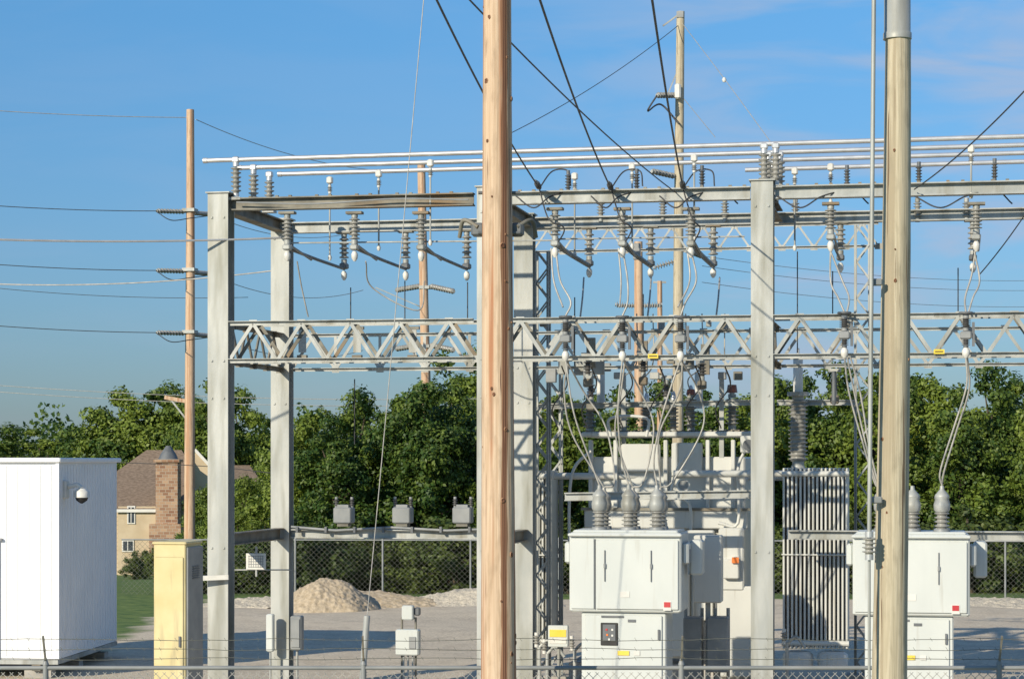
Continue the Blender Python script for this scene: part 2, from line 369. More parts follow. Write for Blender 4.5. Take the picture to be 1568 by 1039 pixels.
for k in range(22):
    px=835+k*14+rr.uniform(-5,5); p=row(px,rr.choice((495,553,562,385,575)),rr.choice((2.6,3.2,3.6)))
    b.box(p,(rr.uniform(.08,.2),.12,rr.uniform(.08,.28)),rr.choice((GALVD,MGREY,GALV,DGREY)),bev=.01)
b.make('rear_masts',frame)
# ------------------------------------------------------------ bus tubes
HB=ZC+4.84
for i,(t,s0,s1) in enumerate(((0.0,-.28,13.2),(.95,0.0,13.2),(1.85,.42,13.2))):
    b=B(); n=1; b.tube([S(s0,t,HB),S(s1,t,HB+.05)],.038,ALU,10)
    b.lathe(S(s0-.02,t,HB),S(s0+.05,t,HB),[(0,.045),(1,.045)],ALU,10); b.make('busbar_tube')
    for s_ in (.25,2*BAY+.02,2*BAY+.2):
        if s_>1 and t==1.85 and s_>2*BAY+.1: continue
        q=B(); q.insul(S(s_,t,HT-.06),S(s_,t,HB-.04),.085,6,PORC,cap=ALU,n=14); q.box(S(s_,t,HB),(.12,.11,.1),ALU,bev=.02); q.box(S(s_,t,HT-.08),(.2,.2,.04),GALV); q.make('post_insulator')
b=B(); b.tube([S(8.2,2.9,HB+.02),S(13.2,2.9,HB+.05)],.038,ALU,10); b.make('busbar_tube')
def tap(px,ytube,ybot,t):
    b=B(); p0=row(px,ytube,t); p1=row(px,ybot,t); b.box(p0,(.10,.1,.12),WHITE,bev=.02); b.tube([p0,p1],.016,GALV,6); b.lathe(p1-Z*.04,p1+Z*.05,[(0,.02),(.5,.035),(1,.02)],WHITE,8)
    b.insul(p0-Z*.08,p0-Z*.22,.045,3,PORC,n=8); b.make('bus_tap')
for px,a,c,t in ((505,276,395,1.85),(580,266,380,.95),(659,250,372,0.0),(880,270,390,1.85),(968,256,378,.95),(1063,242,365,0.0),(1217,262,380,1.85),(1272,256,310,.95),(1487,228,300,0.0)): tap(px,a,c,t)
# ------------------------------------------------------------ disconnect switches
def switch(px,py=(326,374),rodr=.028,open_=False,t1=DEP):
    b=B(); p0=row(px,py[0],0); p1=row(px,py[1],0)
    b.box(p0+Z*.0,(.26,.16,.04),GALVD); b.insul(p0,p1,.088,6,PORC,cap=GALV,n=14)
    b.box(p1-Z*.05,(.13,.16,.09),GALV,bev=.02)
    sc=(p1-O).dot(U); e0=S(sc+.02,t1,HT-.29); e1=S(sc+.02,t1,p1.z)
    b.box(e0,(.26,.16,.04),GALVD); b.insul(e0,e1,.085,5,PORC,cap=GALV,n=14); b.box(e1-Z*.05,(.13,.2,.1),DGREY,bev=.02)
    b.tube([p1-Z*.06,(p1-Z*.08).lerp(e1-Z*.10,.5),e1-Z*.10],rodr,DGREY,8)
    b.tube([p1+U*.05-Z*.02,(p1).lerp(e1,.35)+U*.05-Z*.14],.02,MGREY,6)
    w=p1-Z*.19; b.lathe(w-Z*.08,w+Z*.08,[(0,.02),(.3,.05),(.7,.055),(1,.03)],WHITE,10)
    w=e1-Z*.22; b.lathe(w-Z*.08,w+Z*.08,[(0,.02),(.3,.05),(.7,.055),(1,.03)],WHITE,10)
    b.make('disconnect_switch'); return p1,e1
for px in (440,543,645): switch(px)
for px in (850,953,1058): switch(px,(320,368),.04)
for px in (1272,1495): switch(px,(312,358),.02)
b=B(); b.tube([row(440,372,.15),row(850,368,.15),],.014,GALV,6); b.tube([row(850,366,.12),row(1140,362,.12)],.014,GALV,6); b.make('switch_operating_pipe')
for px in (920,1015,1110,1218,1405,1480):
    b=B(); p=row(px,338,DEP); b.insul(p-Z*.02,p+Z*.38,.07,5,PORC,cap=GALV,n=12); b.make('post_insulator')
for px,y in ((1297,285),(1407,280),(1523,275),(870,292),(975,290),(1075,285)):
    b=B(); p=row(px,y,.1); b.insul(p-Z*.05,p+Z*.32,.05,5,POLY,cap=DGREY,n=10); b.make('surge_arrester')
# ------------------------------------------------------------ arresters on the front girder
def arrester(px,y0,y1,t=-.35):
    b=B(); p0=row(px,y0,t); p1=row(px,y1,t)
    b.tube([p0+Z*.03+U*math.cos(a)*.09+V*math.sin(a)*.09 for a in [k*math.pi/6 for k in range(13)]],.02,DGREY,6)
    m=p0.lerp(p1,.42)
    b.insul(p0,m,.078,5,POLY,cap=MGREY); b.box(m.lerp(p1,.2),(.17,.14,.12),MGREY,bev=.02); b.insul(m.lerp(p1,.3),p1+Z*.08,.065,3,POLY,cap=DGREY)
    b.lathe(p1-Z*.08,p1+Z*.08,[(0,.02),(.3,.055),(.7,.06),(1,.03)],WHITE,10)
    b.beam(m,m+V*.3,.06,.05,GALVD); b.box(m+U*.11-Z*.05,(.04,.05,.36),DGREY)
    b.make('surge_arrester'); return p0,p1
for px in (866,953,1042): arrester(px,488,545)
for px in (1293,1479): arrester(px,482,540)
# ------------------------------------------------------------ circuit breakers
def breaker(s0,name='circuit_breaker'):
    b=B(); t0=-.3; w=1.74; d=1.05
    ctr=lambda ds,dt,z: S(s0+ds,t0+dt,z)
    zt=ZC-1.11; zm=ZC-2.34
    b.box(ctr(0,d/2,(zt+zm)/2),(w,d,zt-zm),PAINT,bev=.025); b.box(ctr(0,d/2,zt+.012),(w-.1,d-.06,.05),PAINT,bev=.02)
    b.box(ctr(0,-.03,zt-.035),(w+.03,.08,.05),PAINT,bev=.015)
    b.box(ctr(-.66,-.012,(zt+zm)/2-.02),(.36,.024,zt-zm-.14),PAINT,bev=.008); b.box(ctr(.19,-.016,(zt+zm)/2-.03),(1.28,.032,zt-zm-.16),PAINT,bev=.01)
    b.box(ctr(-.466,-.006,(zt+zm)/2-.03),(.012,.012,zt-zm-.14),DGREY)
    for q in (-.36,.36): b.box(ctr(q+.05,-.04,zm+.72),(.014,.02,.48),DGREY); b.box(ctr(q+.05,-.05,zm+.72),(.03,.03,.07),MGREY)
    b.box(ctr(0,-.036,zm+.28),(.15,.008,.09),WHITE); b.box(ctr(.66,-.036,zm+.11),(.12,.008,.14),WHITE); b.box(ctr(.66,-.042,zm+.13),(.10,.006,.08),REDM)
    for q in (-1,1):
        b.box(ctr(q*(w/2+.05),.35,zt-.32),(.1,.4,.34),PAINT,bev=.03); b.box(ctr(q*(w/2+.09),.35,zt-.36),(.03,.2,.2),MGREY)
    b.box(ctr(w/2+.17,.75,zt-.4),(.2,.4,.55),PAINT,bev=.03)
    lw=1.32; b.box(ctr(-.03,d/2,(zm+.35)/2),(lw,d-.15,zm-.35),PAINT,bev=.02); b.box(ctr(-.03,.06,(zm+.42)/2),(lw-.12,.03,zm-.52),PAINT,bev=.01)
    wz=zm-.34; b.box(ctr(-.25,.04,wz),(.27,.02,.35),BLACK,bev=.008); b.box(ctr(-.25,.026,wz+.02),(.20,.012,.26),DGREY,bev=.004)
    for dx,dz,mm in ((-.04,.05,REDM),(.05,.05,WHITE),(-.03,-.03,ORNG),(.05,-.04,WHITE),(0,-.1,WHITE)): b.box(ctr(-.25+dx,.017,wz+.02+dz),(.03,.01,.03),mm)
    b.box(ctr(-.03,.036,wz-.29),(.18,.01,.07),YST); b.box(ctr(.18,.036,wz-.29),(.09,.01,.07),WHITE); b.box(ctr(.52,.03,wz),(.03,.03,.16),DGREY); b.box(ctr(.1,.036,zm-.13),(.12,.01,.04),DGREY);b.box(ctr(-.2,.036,zm-.07),(.35,.01,.03),DGREY)
    for q in (-.6,.55): b.beam(ctr(q,.15,0),ctr(q,.15,.36),.1,.1,GALV); b.beam(ctr(q,.9,0),ctr(q,.9,.36),.1,.1,GALV)
    b.box(ctr(0,.5,.03),(2,1.4,.07),CONC)
    tops=[]
    for k,q in enumerate((-.44,.02,.46)):
        for row_ in (.28,.78):
            p=ctr(q,row_,zt+.03); h=.70 if row_<.5 else .66
            b.lathe(p,p+Z*.05,[(0,.13),(1,.12)],MGREY,14)
            pr=[]
            for i in range(4): a=.08+i*.09; pr+=[(a,.075),(a+.03,.075),(a+.045,.112),(a+.06,.112),(a+.075,.075)]
            b.lathe(p,p+Z*h,pr,PORC,14)
            b.lathe(p,p+Z*h,[(.43,.095),(.48,.12),(.60,.125),(.72,.10),(.76,.115),(.80,.105),(.86,.07),(.92,.035),(1.0,.03)],GALV if row_<.5 else PORC,14)
            tops.append(p+Z*h)
    b.make(name); return tops
s1=(row(957,0,-.3)-O).dot(U); TA=breaker(s1)
s2=(row(1395,0,-.3)-O).dot(U); TB=breaker(s2)
# ------------------------------------------------------------ transformer
def transformer():
    par=empty('power_transformer'); t=5.2
    def c(px,py,dt=0): return row(px,py,t+dt)
    b=B(); L=c(893,665);R=c(1150,665); W=(R-L).length; ztop=L.z; mid=(L+R)/2
    body=lambda z: Vector((mid.x,mid.y,z))
    b.box(body((ztop+.9)/2-.2)+V*.8,(W-.2,1.7,ztop-1.3),TANK,bev=.03)
    b.box(body(ztop)+V*.8,(W+.02,1.95,.09),TANK,bev=.02); b.box(body(ztop+.05)+V*.8,(W-.1,1.8,.03),GALVD)
    for i in range(24): b.lathe(body(ztop+.04)+U*(-W/2+.08+i*(W-.16)/23)-V*.13,body(ztop+.08)+U*(-W/2+.08+i*(W-.16)/23)-V*.13,[(0,.025),(1,.025)],GALVD,6)
    for q in (-1.35,-.9,.0,.75,1.2):
        b.box(body(ztop-.75)+U*q+V*-.1,(.07,.14,1.3),TANK,bev=.01)
    b.box(body(ztop-.42)-V*.1-U*.45,(.7,.12,.5),TANK,bev=.02); b.box(body(ztop-.45)-V*.1+U*.38,(.55,.1,.6),TANK,bev=.02)
    b.box(body(ztop-1.5)-V*.14,(W-.1,.16,.35),TANK,bev=.02); b.box(body(ztop-1.33)-V*.24,(W,.04,.05),GALVD)
    b.box(body(ztop-2.5)-V*.14+U*.6,(.5,.2,1.6),TANK,bev=.02); b.box(body(ztop-2.2)-V*.35+U*1.2,(.45,.35,1.1),TANK,bev=.03)
    b.box(body(ztop-3.2)-V*.2+U*.1,(.7,.4,1.5),TANK,bev=.03); b.box(body(1.0)-V*.25+U*1.3,(.7,.5,1.6),TANK,bev=.03); b.box(body(1.6)-V*.25-U*.9,(.5,.4,1.2),TANK,bev=.03)
    b.box(body(1.25)-V*.0+U*.75,(.35,.3,2.0),DGREY,bev=.02); b.box(body(2.0)-V*.1+U*.3,(.2,.2,1.0),MGREY,bev=.02)
    for q in (-1.2,-.3,.5,1.05): b.tube([body(.3)+U*q-V*.3,body(2.6)+U*q-V*.3],.03,GALV,8)
    b.box(body(.2)+V*.8,(W+.4,2.4,.4),CONC)
    b.make('tank',par)
    b=B()
    for pts in ([(935,668),(935,640),(990,640),(990,668)],[(1010,800),(1010,770),(1055,770),(1055,860)],[(1100,800),(1130,800),(1130,720),(1140,690)],[(1080,820),(1125,826),(1140,826)],[(905,690),(880,715),(872,760),(872,860)],[(1062,690),(1040,712),(1025,760)]):
        b.cable([c(x,y,-.4) for x,y in pts],.028,TANK,8,5)
    for x,y,w_,h_ in ((1072,835,.5,.55),(1120,870,.28,.35),(1126,856,.1,.1),(1143,680,.2,.3)):
        b.box(c(x,y,-.55),(w_,.2,h_),TANK,bev=.02)
    b.box(c(1126,857,-.68),(.12,.05,.1),ORNG)
    b.lathe(c(1046,742,-.75),c(1046,742,-.82),[(0,.12),(1,.12)],WHITE,16); b.lathe(c(1046,742,-.82),c(1046,742,-.83),[(0,.09),(1,.09)],MGREY,16)
    b.lathe(c(1146,681,-.75),c(1146,681,-.82),[(0,.1),(1,.1)],DGREY,16)
    b.make('pipes_and_gauges',par)
    b=B()
    def rad(x0,x1,ytop,ybot,dt,n):
        a=row(x0,ytop,t+dt);e=row(x1,ytop,t+dt); zb=row(x0,ybot,t+dt).z; rj=random.Random(n)
        for i in range(n):
            p=a.lerp(e,(i+.5)/n); 
            b.box(Vector((p.x,p.y,(a.z+zb)/2))+V*(.35+rj.uniform(-.012,.012)),(.036,.75,a.z-zb),TANK,bev=.01)
        for z in (a.z-.1,zb+.1): b.tube([Vector((a.x,a.y,z))-V*.02,Vector((e.x,e.y,z))-V*.02],.05,TANK,8)
        b.tube([Vector((a.x,a.y,a.z-1.5))-V*.04,Vector((e.x,e.y,a.z-1.5))-V*.04],.015,TANK,6)
        m_=(a+e)/2; b.tube([Vector((m_.x,m_.y,a.z-.1))+V*.3,Vector((mid.x,m_.y,a.z-.1))+V*.3],.06,TANK,8)
    rad(1197,1300,716,992,-.8,16); rad(816,846,720,990,-.6,5); rad(1205,1296,722,990,.6,13)
    for px in (1222,1275): 
        p=c(px,1000,-.85); b.lathe(p-Z*.2,p+Z*.04,[(0,.26),(.8,.26),(1,.2)],TANK,18)
    b.make('radiators',par)
    b=B()
    for px,y0,y1,r,mm in ((903,662,607,.12,PORC),(955,662,612,.11,PORC),(990,662,615,.11,PORC),(1031,662,612,.10,PORC),(1058,660,603,.12,PORC),(1121,657,603,.12,PORC)):
        p0=c(px,y0,.3);p1=c(px,y1,.3); b.lathe(p0-Z*.08,p0,[(0,.15),(1,.13)],GALVD,14); b.insul(p0,p1,r,7,mm,cap=GALV,n=14); b.lathe(p1,p1+Z*.16,[(0,.05),(.6,.045),(1,.02)],ALU,8)
    for px,y0,y1 in ((920,625,560),(1070,625,570)):
        b.tube([c(px,y0,.9),c(px,y1,.9)],.075,WHITE,12)
    p=c(1121,594,.3); b.lathe(p-Z*.08,p+Z*.06,[(0,.1),(1,.08)],BROWN,12)
    p=c(1058,600,.3); b.lathe(p-Z*.05,p+Z*.05,[(0,.09),(1,.07)],BROWN,12)
    p0=c(1222,712,-.4);p1=c(1222,606,-.4);p2=c(1222,546,-.4)
    b.lathe(p0-Z*.12,p0,[(0,.2),(.5,.2),(.5,.12),(1,.12)],GALV,16)
    b.insul(p0,p1,.17,15,PORC,core=.75,cap=GALV,n=18); b.lathe(p1,p1+Z*.07,[(0,.19),(1,.19)],GALV,16); b.lathe(p1+Z*.07,p2,[(0,.085),(.93,.085),(1,.05)],WHITE,14); b.tube([p2,p2+Z*.15],.025,ALU,8)
    b.make('bushings',par)
transformer()
# ------------------------------------------------------------ conductors inside the station
def wires(name,lst,r,mat,n=5):
    for pts in lst:
        b=B(); b.cable(pts,r,mat,n,8); b.make(name)
j=[]
R_=row
for sx,ax in ((850,866),(953,953),(1058,1042)):
    j.append([R_(sx+2,390,0),R_(sx+8,430,-.2),R_(ax+8,462,-.3),R_(ax,484,-.35)])
    j.append([R_(sx-6,380,0),R_(sx-2,430,-.1),R_(ax-4,470,-.35)])
    j.append([R_(sx+44,425,DEP),R_(sx+42,455,2.5),R_(sx+38,490,2.2)])
j.append([R_(1272,372,0),R_(1272,430,0),R_(1283,455,-.2),R_(1293,478,-.35)]); j.append([R_(1272,385,0),R_(1290,430,0),R_(1300,455,-.2),R_(1297,478,-.35)])
j.append([R_(1495,372,0),R_(1488,420,0),R_(1478,455,-.2),R_(1479,478,-.35)]); j.append([R_(1492,385,0),R_(1500,430,0),R_(1490,455,-.2),R_(1483,478,-.35)])
for k,ax in enumerate((866,953,1042)):
    tp=TA[k*2]; pb=R_(ax,550,-.35)
    q=ax+(911+k*45-ax)*.45
    j.append([pb,R_(q-8,630,-.3),R_(q+(911+k*45-q)*.8-4,700,-.1),tp]); 
    tq=TA[k*2+1]; j.append([pb+V*.3,R_(ax-2,600,.1),R_(ax+(911+k*45-ax)*.5-12,665,.3),tq])
    j.append([R_(ax+2,552,-.3),R_(ax+28,600,.3),R_(ax+62-k*14,655,.4),R_(911+k*45+30,735,.4),TA[min(k*2+1,5)]])
j.append([R_(1479,545,-.35),R_(1480,590,-.3),R_(1462,650,-.2),R_(1440,720,-.1),TB[4]]); j.append([R_(1481,545,-.3),R_(1484,595,0),R_(1466,655,.2),R_(1446,720,.3),TB[5]])
for dx in (0,8,17): j.append([R_(1293+dx*.5,545,-.35),R_(1300+dx,600,-.2),R_(1322+dx*.5,680,-.1),R_(1340+dx*.3,740,0),TB[0]])
wires('jumper_cable',j,.015,WIREM,6)
j=[]
for a,c_ in ((903,880),(955,975),(990,1000),(1031,1050),(1058,1075),(1121,1110)):
    j.append([R_(a,602,5.5),R_(a-4,580,5.2),R_(c_,555,3.6),R_(c_,480,3.5)])
j.append([R_(455,400,0),R_(462,440,.2),R_(472,485,.4)])
j.append([R_(560,400,0),R_(570,440,.5),R_(640,475,.6),R_(650,430,1)])
wires('jumper_cable',j,.012,WIREM,5)
j=[]
for px,y0,y1 in ((537,440,490),(543,580,680),(620,430,488),(716,432,490),(1275,415,480),(1221,385,540),(1467,410,480),(880,455,560),(985,450,560)):
    j.append([R_(px,y0,2),R_(px,y1,2)])
wires('control_rod',j,.010,DARKW,5)
j=[]
for a,c_ in ((790,845),(905,950),(1010,1060),(1190,1260),(1400,1480)):
    j.append([R_(a,300,-.12),R_((a+c_)/2,318,-.25),R_(c_,300,-.12),R_(c_+45,292,.2),R_(c_+70,312,.3)])
for a,c_ in ((826,850),(936,953),(1046,1058)):
    j.append([R_(a,290,-.1),R_(a+14,335,-.3),R_(c_+14,350,-.2),R_(c_,378,0)])
    j.append([R_(a,288,-.1),R_(a+20,262,.2),R_(a+44,262,.1),R_(a+48,285,.1)])
wires('jumper_cable',j,.012,DARKW,5)
j=[]
for x in (860,905,960,1010,1065,1110):
    j.append([R_(x,560,0),R_(x+8,590,.6),R_(x-14,625,1.5),R_(x-6,655,3.5)])
wires('ground_lead',j,.012,DARKW,5)
for px,y in ((900,565),(985,562),(1075,568),(1020,600),(905,600),(1278,590)):
    b=B(); p=R_(px,y,1.2); b.insul(p-Z*.15,p+Z*.2,.07,4,POLY,cap=GALV); b.box(p-Z*.22,(.14,.14,.14),GALVD,bev=.02); b.box(p+Z*.24,(.2,.12,.05),GALV); b.make('post_insulator')
b=B(); p=R_(1277,588,.1); b.tube([p-Z*.25,p+Z*.2],.035,DGREY,8); b.lathe(p-Z*.32,p-Z*.25,[(0,.02),(1,.05)],DGREY,8); b.make('lightning_arrester')
# ------------------------------------------------------------ incoming lines
def line(name,pts,r,mat,sag=0,n=6):
    b=B(); b.cable(pts,r,mat,n,24,sag); b.make(name)
for (x0,y0,Y0,x1,y1) in ((640,-60,20,826,288),(807,-60,20,936,290),(990,-60,20,1046,288)):
    e=R_(x1,y1,-.1); line('overhead_conductor',[at(x0,y0,Y0),e],.013 ,DARKW,.12)
    b=B(); d=(at(x0,y0,Y0)-e).normalized(); b.insul(e+d*.1,e+d*.6,.045,7,POLY,cap=DGREY,n=10); b.lathe(e-d*.02,e+d*.12,[(0,.03),(1,.045)],DGREY,8); b.lathe(e+d*.6,e+d*.85,[(0,.035),(1,.015)],DGREY,8); b.make('dead_end_insulator')
line('overhead_conductor',[at(700,-20,20),R_(1035,295,0)],.009,DARKW,.1)
line('overhead_conductor',[at(1640,60,24),R_(1400,290,-.1)],.010,DARKW,.12)
line('overhead_conductor',[at(1640,215,30),R_(1500,420,2)],.010,DARKW,.1)
line('guy_wire',[at(656,-80,30),at(598,560,30),at(562,945,30)],.007,WIREM)
b=B(); g0=at(562,942,30.0); b.tube([g0,at(555,1039,30),Vector((at(547,0,30).x,30,0))],.045,GALV,10); b.make('guy_wire_guard')
# ------------------------------------------------------------ big foreground poles
def pole(name,base,top,r0,r1,mat,n=28,rings=40,seed=0):
    b=B(); rnd=random.Random(seed); base=Vector(base);top=Vector(top); vs=[];fs=[]
    ph=[rnd.uniform(0,6) for _ in range(4)]
    for i in range(rings+1):
        k=i/rings; c=base.lerp(top,k)+Vector((math.sin(k*5+ph[0])*.012,0,0)); r=r0+(r1-r0)*k
        for q in range(n):
            th=2*math.pi*q/n; rr=r*(1+.02*math.sin(3*th+ph[1]+k*2)+.012*math.sin(7*th+ph[2]+k*9)+rnd.uniform(-.008,.008))
            vs.append(c+Vector((math.cos(th)*rr,math.sin(th)*rr,0)))
    for i in range(rings):
        for q in range(n): fs.append((i*n+q,i*n+(q+1)%n,(i+1)*n+(q+1)%n,(i+1)*n+q))
    b.add(vs,fs,mat,True); b.add(vs[-n:],[tuple(range(n))],mat); return b
KNOT=noise_mat('wood_knot',(.08,.03,.015),(.20,.09,.05),40,.8)
KNOTL=noise_mat('wood_knot_rim',(.27,.14,.075),(.37,.22,.13),40,.8)
def knot(b,c,th,r,s=1.):
    d=Vector((math.cos(th),math.sin(th),0)); q=c+d*r; w=Vector((-d.y,d.x,0))
    n=10; rim=[q+(w*math.cos(a)*.021+Z*math.sin(a)*.030)*s*random.uniform(.85,1.15)-d*.010 for a in [k*2*math.pi/n for k in range(n)]]
    mid=[q+(w*math.cos(a)*.014+Z*math.sin(a)*.018)*s*random.uniform(.8,1.2)+d*.007 for a in [k*2*math.pi/n for k in range(n)]]
    b.add(rim+mid,[(i,(i+1)%n,n+(i+1)%n,n+i) for i in range(n)],KNOTL,True); b.add(mid+[q+d*.004],[(i,(i+1)%n,n) for i in range(n)],KNOT,False)
X=at(762,0,19.5).x
b=pole('p',(X,19.5,-.1),(X+.015,19.5,12),.166,.102,WOODR,seed=3); 
c0=Vector((X,19.5,0))
rk=random.Random(12); z=.9
while z<9.2:
    knot(b,c0+Z*z+Vector((math.sin(z/12*5)*.01,0,0)),rk.uniform(-2.9,-.25),.166-.064*z/12,rk.choice((.45,.6,.8,1.1,1.2))); z+=rk.choice((.06,.12,.25,.38,.5))*rk.uniform(.7,1.3)
for z in (6.0,6.35,9.3): b.lathe(c0+Vector((-.17,0,z)),c0+Vector((.2,0,z)),[(0,.015),(1,.015)],DGREY,8)
for a in (-1,1): b.box(c0+Vector((a*.17,.05,6.03)),(.12,.1,.12),DGREY,bev=.02); b.cable([c0+Vector((a*.17,0,6.05)),c0+Vector((a*.3,.1,6.12)),c0+Vector((a*.34,.2,5.98))],.02,GALVD,6)
b.make('utility_pole')
YR=19.0; Xb=at(1363,0,YR).x; Xt=at(1374,0,YR).x
zs=at(0,57,YR).z
b=pole('p',(Xb-.015,YR,-.1),(Xt,YR,zs),.168,.107,WOODT,seed=5); cT=Vector((Xt,YR,zs)); cB=Vector((Xb,YR,0))
for i in range(10):
    z=1.2+i*.6+rk.uniform(-.25,.25); k=z/zs; knot(b,cB.lerp(cT,k),rk.uniform(-2.7,-.4),.168-.061*k,rk.choice((.4,.6,.8)))
b.lathe(cT-Z*.02,cT+Z*5,[(0,.122),(.01,.122),(.012,.113),(1,.10)],GALV,24)
b.make('utility_pole')
b=B(); p=at(1338,0,18.8); q=at(1331,835,18.8)
b.tube([Vector((p.x+.02,p.y,p.z+3)),p,q+Z*.02],.019,GALV,8); b.insul(q-Z*.12,q+Z*.12,.06,4,PORC,cap=ALU); b.tube([q-Z*.12,Vector((q.x,q.y,0))],.013,GALV,6)
for y in (432,765): 
    w=at(1340,y,18.85); b.box(w,(.12,.05,.06),MGREY,(Vector((1,0,0)),Vector((0,1,0)),Z),bev=.01)
b.make('pole_riser_conduit')
# ------------------------------------------------------------ distant poles
def hstring(b,p0,p1,n=9,r=.08,mat=PORC): b.insul(p0,p1,r,n,mat,core=.3,cap=GALV,n=8,capl=.04)
def dpole(px,ytop,Y,r0,r1,dx=0,mat=WOODF):
    base=at(px+dx,0,Y); top=at(px,ytop,Y); return pole('p',(base.x,Y,gz(Y)-.1),top,r0,r1,mat,16,30,seed=int(px))
Y=70.; b=dpole(291,168,Y,.185,.12)
for y in (324,415,510):
    hstring(b,at(284,y,Y),at(240,y-1,Y-1)); hstring(b,at(298,y+2,Y),at(322,y+4,Y+2))
    b.box(at(291,y-2,Y),(.4,.4,.1),GALV); b.cable([at(240,y,Y-1),at(262,y+13,Y-1),at(291,y+10,Y-.4),at(322,y+6,Y+2)],.015,DARKW,5)
b.beam(at(252,608,Y),at(291,615,Y),.1,.12,WOODF); b.beam(at(262,612,Y),at(288,645,Y),.05,.05,GALV); b.lathe(at(284,748,Y),at(300,748,Y),[(0,.03),(1,.03)],GALV,6)
b.make('utility_pole')
for y0,y1 in ((308,323),(397,414),(490,509)):
    line('power_line',[at(-150,y0-5,67),at(240,y1,69)],.013,DARKW,.1)
line('power_line',[at(-150,158,67),at(291,180,70)],.012,WIREM,.1)
line('power_line',[at(300,183,70),at(650,262,85)],.012,WIREM,.5)
for dy in (0,92,184): line('power_line',[at(322,328+dy,72),at(556,352+dy,84)],.012,WIREM,.5)
line('service_cable',[at(-100,363,34),R_(430,364,.3)],.019,ALU,.06); line('service_cable',[at(-100,430,40),R_(420,414,DEP)],.012,WIREM,.15)
for y in (582,592): line('power_line',[at(-100,y,95),at(735,y+28,95)],.015,WIREM,.3)
line('power_line',[at(-50,700,60),at(290,712,60),at(420,724,60)],.012,DARKW)
Y=85.; b=dpole(645,246,Y,.21,.15,14)
for y in (440,530):
    for a in (-1,1): hstring(b,at(651+a*8,y-2,Y),at(651+a*44,y+(6 if a>0 else 4),Y-2*a),r=.11,mat=PORC)
    b.box(at(651,y,Y),(.4,.4,.12),GALV)
b.beam(at(575,440,Y),at(645,470,Y),.04,.04,GALV)
b.make('utility_pole')
Y=72.; b=dpole(1042,18,Y,.20,.13,-6,WOODT)
b.box(at(1042,28,Y)+Z*.1,(.22,.3,.2),MGREY); 
hstring(b,at(1036,146,Y),at(1006,146,Y-1),7,.10,PORC)
hstring(b,at(1034,270,Y),at(998,262,Y-1),7,.10,PORC); hstring(b,at(1044,380,Y),at(1075,392,Y+1),7,.10,PORC); hstring(b,at(1033,400,Y),at(1000,410,Y),7,.10,PORC)
b.cable([at(1006,146,Y-1),at(992,170,Y-1),at(1012,160,Y),at(1040,190,Y-.4)],.03,DARKW,6); b.beam(at(1020,150,Y),at(1036,112,Y),.04,.04,GALV); b.box(at(1038,140,Y-.3),(.2,.2,.5),WHITE,bev=.05)
b.beam(at(1015,40,Y),at(1040,22,Y),.05,.05,GALV)
b.make('utility_pole')
line('power_line',[at(1044,35,72),at(1110,122,66),at(1200,245,60)],.011,WIREM); line('power_line',[at(1040,38,72),at(780,205,60)],.011,DARKW,.2)
line('power_line',[at(1046,150,72),at(1095,210,66)],.011,WIREM)
b=B(); b.lathe(at(1109,119,66),at(1109,126,66),[(0,.04),(.5,.07),(1,.04)],WHITE,8); b.make('line_marker_ball')
b=dpole(978,370,80,.19,.15,0)
for a in (-1,1): hstring(b,at(978+a*6,468,80),at(978+a*36,466,80),7,.11,PORC)
b.beam(at(945,468,80),at(1012,468,80),.1,.1,GALV); b.make('utility_pole')
b=dpole(1010,430,90,.12,.1,0); b.beam(at(1000,432,90),at(1020,432,90),.08,.08,GALV); b.make('utility_pole')
for y in (400,415,440): line('power_line',[at(1075,y-8,73),at(1700,y+25,95)],.010,WIREM,.4)
line('power_line',[at(-100,430,72),at(380,455,72)],.010,DARKW,.2)
# ------------------------------------------------------------ fences
def fence(name,p0,p1,h,pitch,wr,post_sp,post_r,barb=False,first=0,wm=WIREM,pm=GALV):
    b=B(); p0=Vector(p0);p1=Vector(p1); d=(p1-p0); L=d.length; n=d.normalized()
    def seg(a0,z0,a1,z1):
        b.beam(p0+n*a0+Z*z0,p0+n*a1+Z*z1,wr,wr,wm,hint=Vector((-n.y,n.x,0)))
    hh=h-.04; k=-hh
    while k<L:
        for sgn in (1,-1):
            a0,a1=k,k+hh; z0,z1=(0.04,hh) if sgn>0 else (hh,.04)
            if a0<0: z0=z0+(z1-z0)*(-a0/(a1-a0)); a0=0
            if a1>L: z1=z0+(z1-z0)*((L-a0)/(a1-a0)); a1=L
            if a1-a0>.01: seg(a0,z0,a1,z1)
        k+=pitch
    b.tube([p0+Z*h,p1+Z*h],post_r*.75,pm,8)
    a=first
    while a<L:
        q=p0+n*a; b.tube([q,q+Z*(h+.03)],post_r,pm,8); b.lathe(q+Z*(h+.03),q+Z*(h+.09),[(0,post_r*1.2),(1,post_r*.4)],pm,8)
        if barb: b.beam(q+Z*(h+.05),q+Z*(h+.30)-Vector((-n.y,n.x,0))*.12,.016,.022,GALVD)
        a+=post_sp
    if barb:
        for i in range(3):
            o=Z*(h+.10+.09*i)-Vector((-n.y,n.x,0))*(.05+.035*i); pts=[p0+n*(L*q/60)+o+Z*(random.uniform(-.006,.006)-.02*abs(math.sin(q*.35+i))) for q in range(61)]; b.tube(pts,.0028,FMESH,4)
            for q in range(int(L/.15)): c=p0+n*(q*.15+.03)+o-Z*.01; b.beam(c-Z*.016+n*.01,c+Z*.016-n*.01,.003,.003,FMESH)
    b.make(name)
fence('chain_link_fence',(-7,20.4,0),(7,20.4,0),2.1,.078,.0048,2.92,.026,True,at(70,0,20.4).x+7,pm=MGREY)
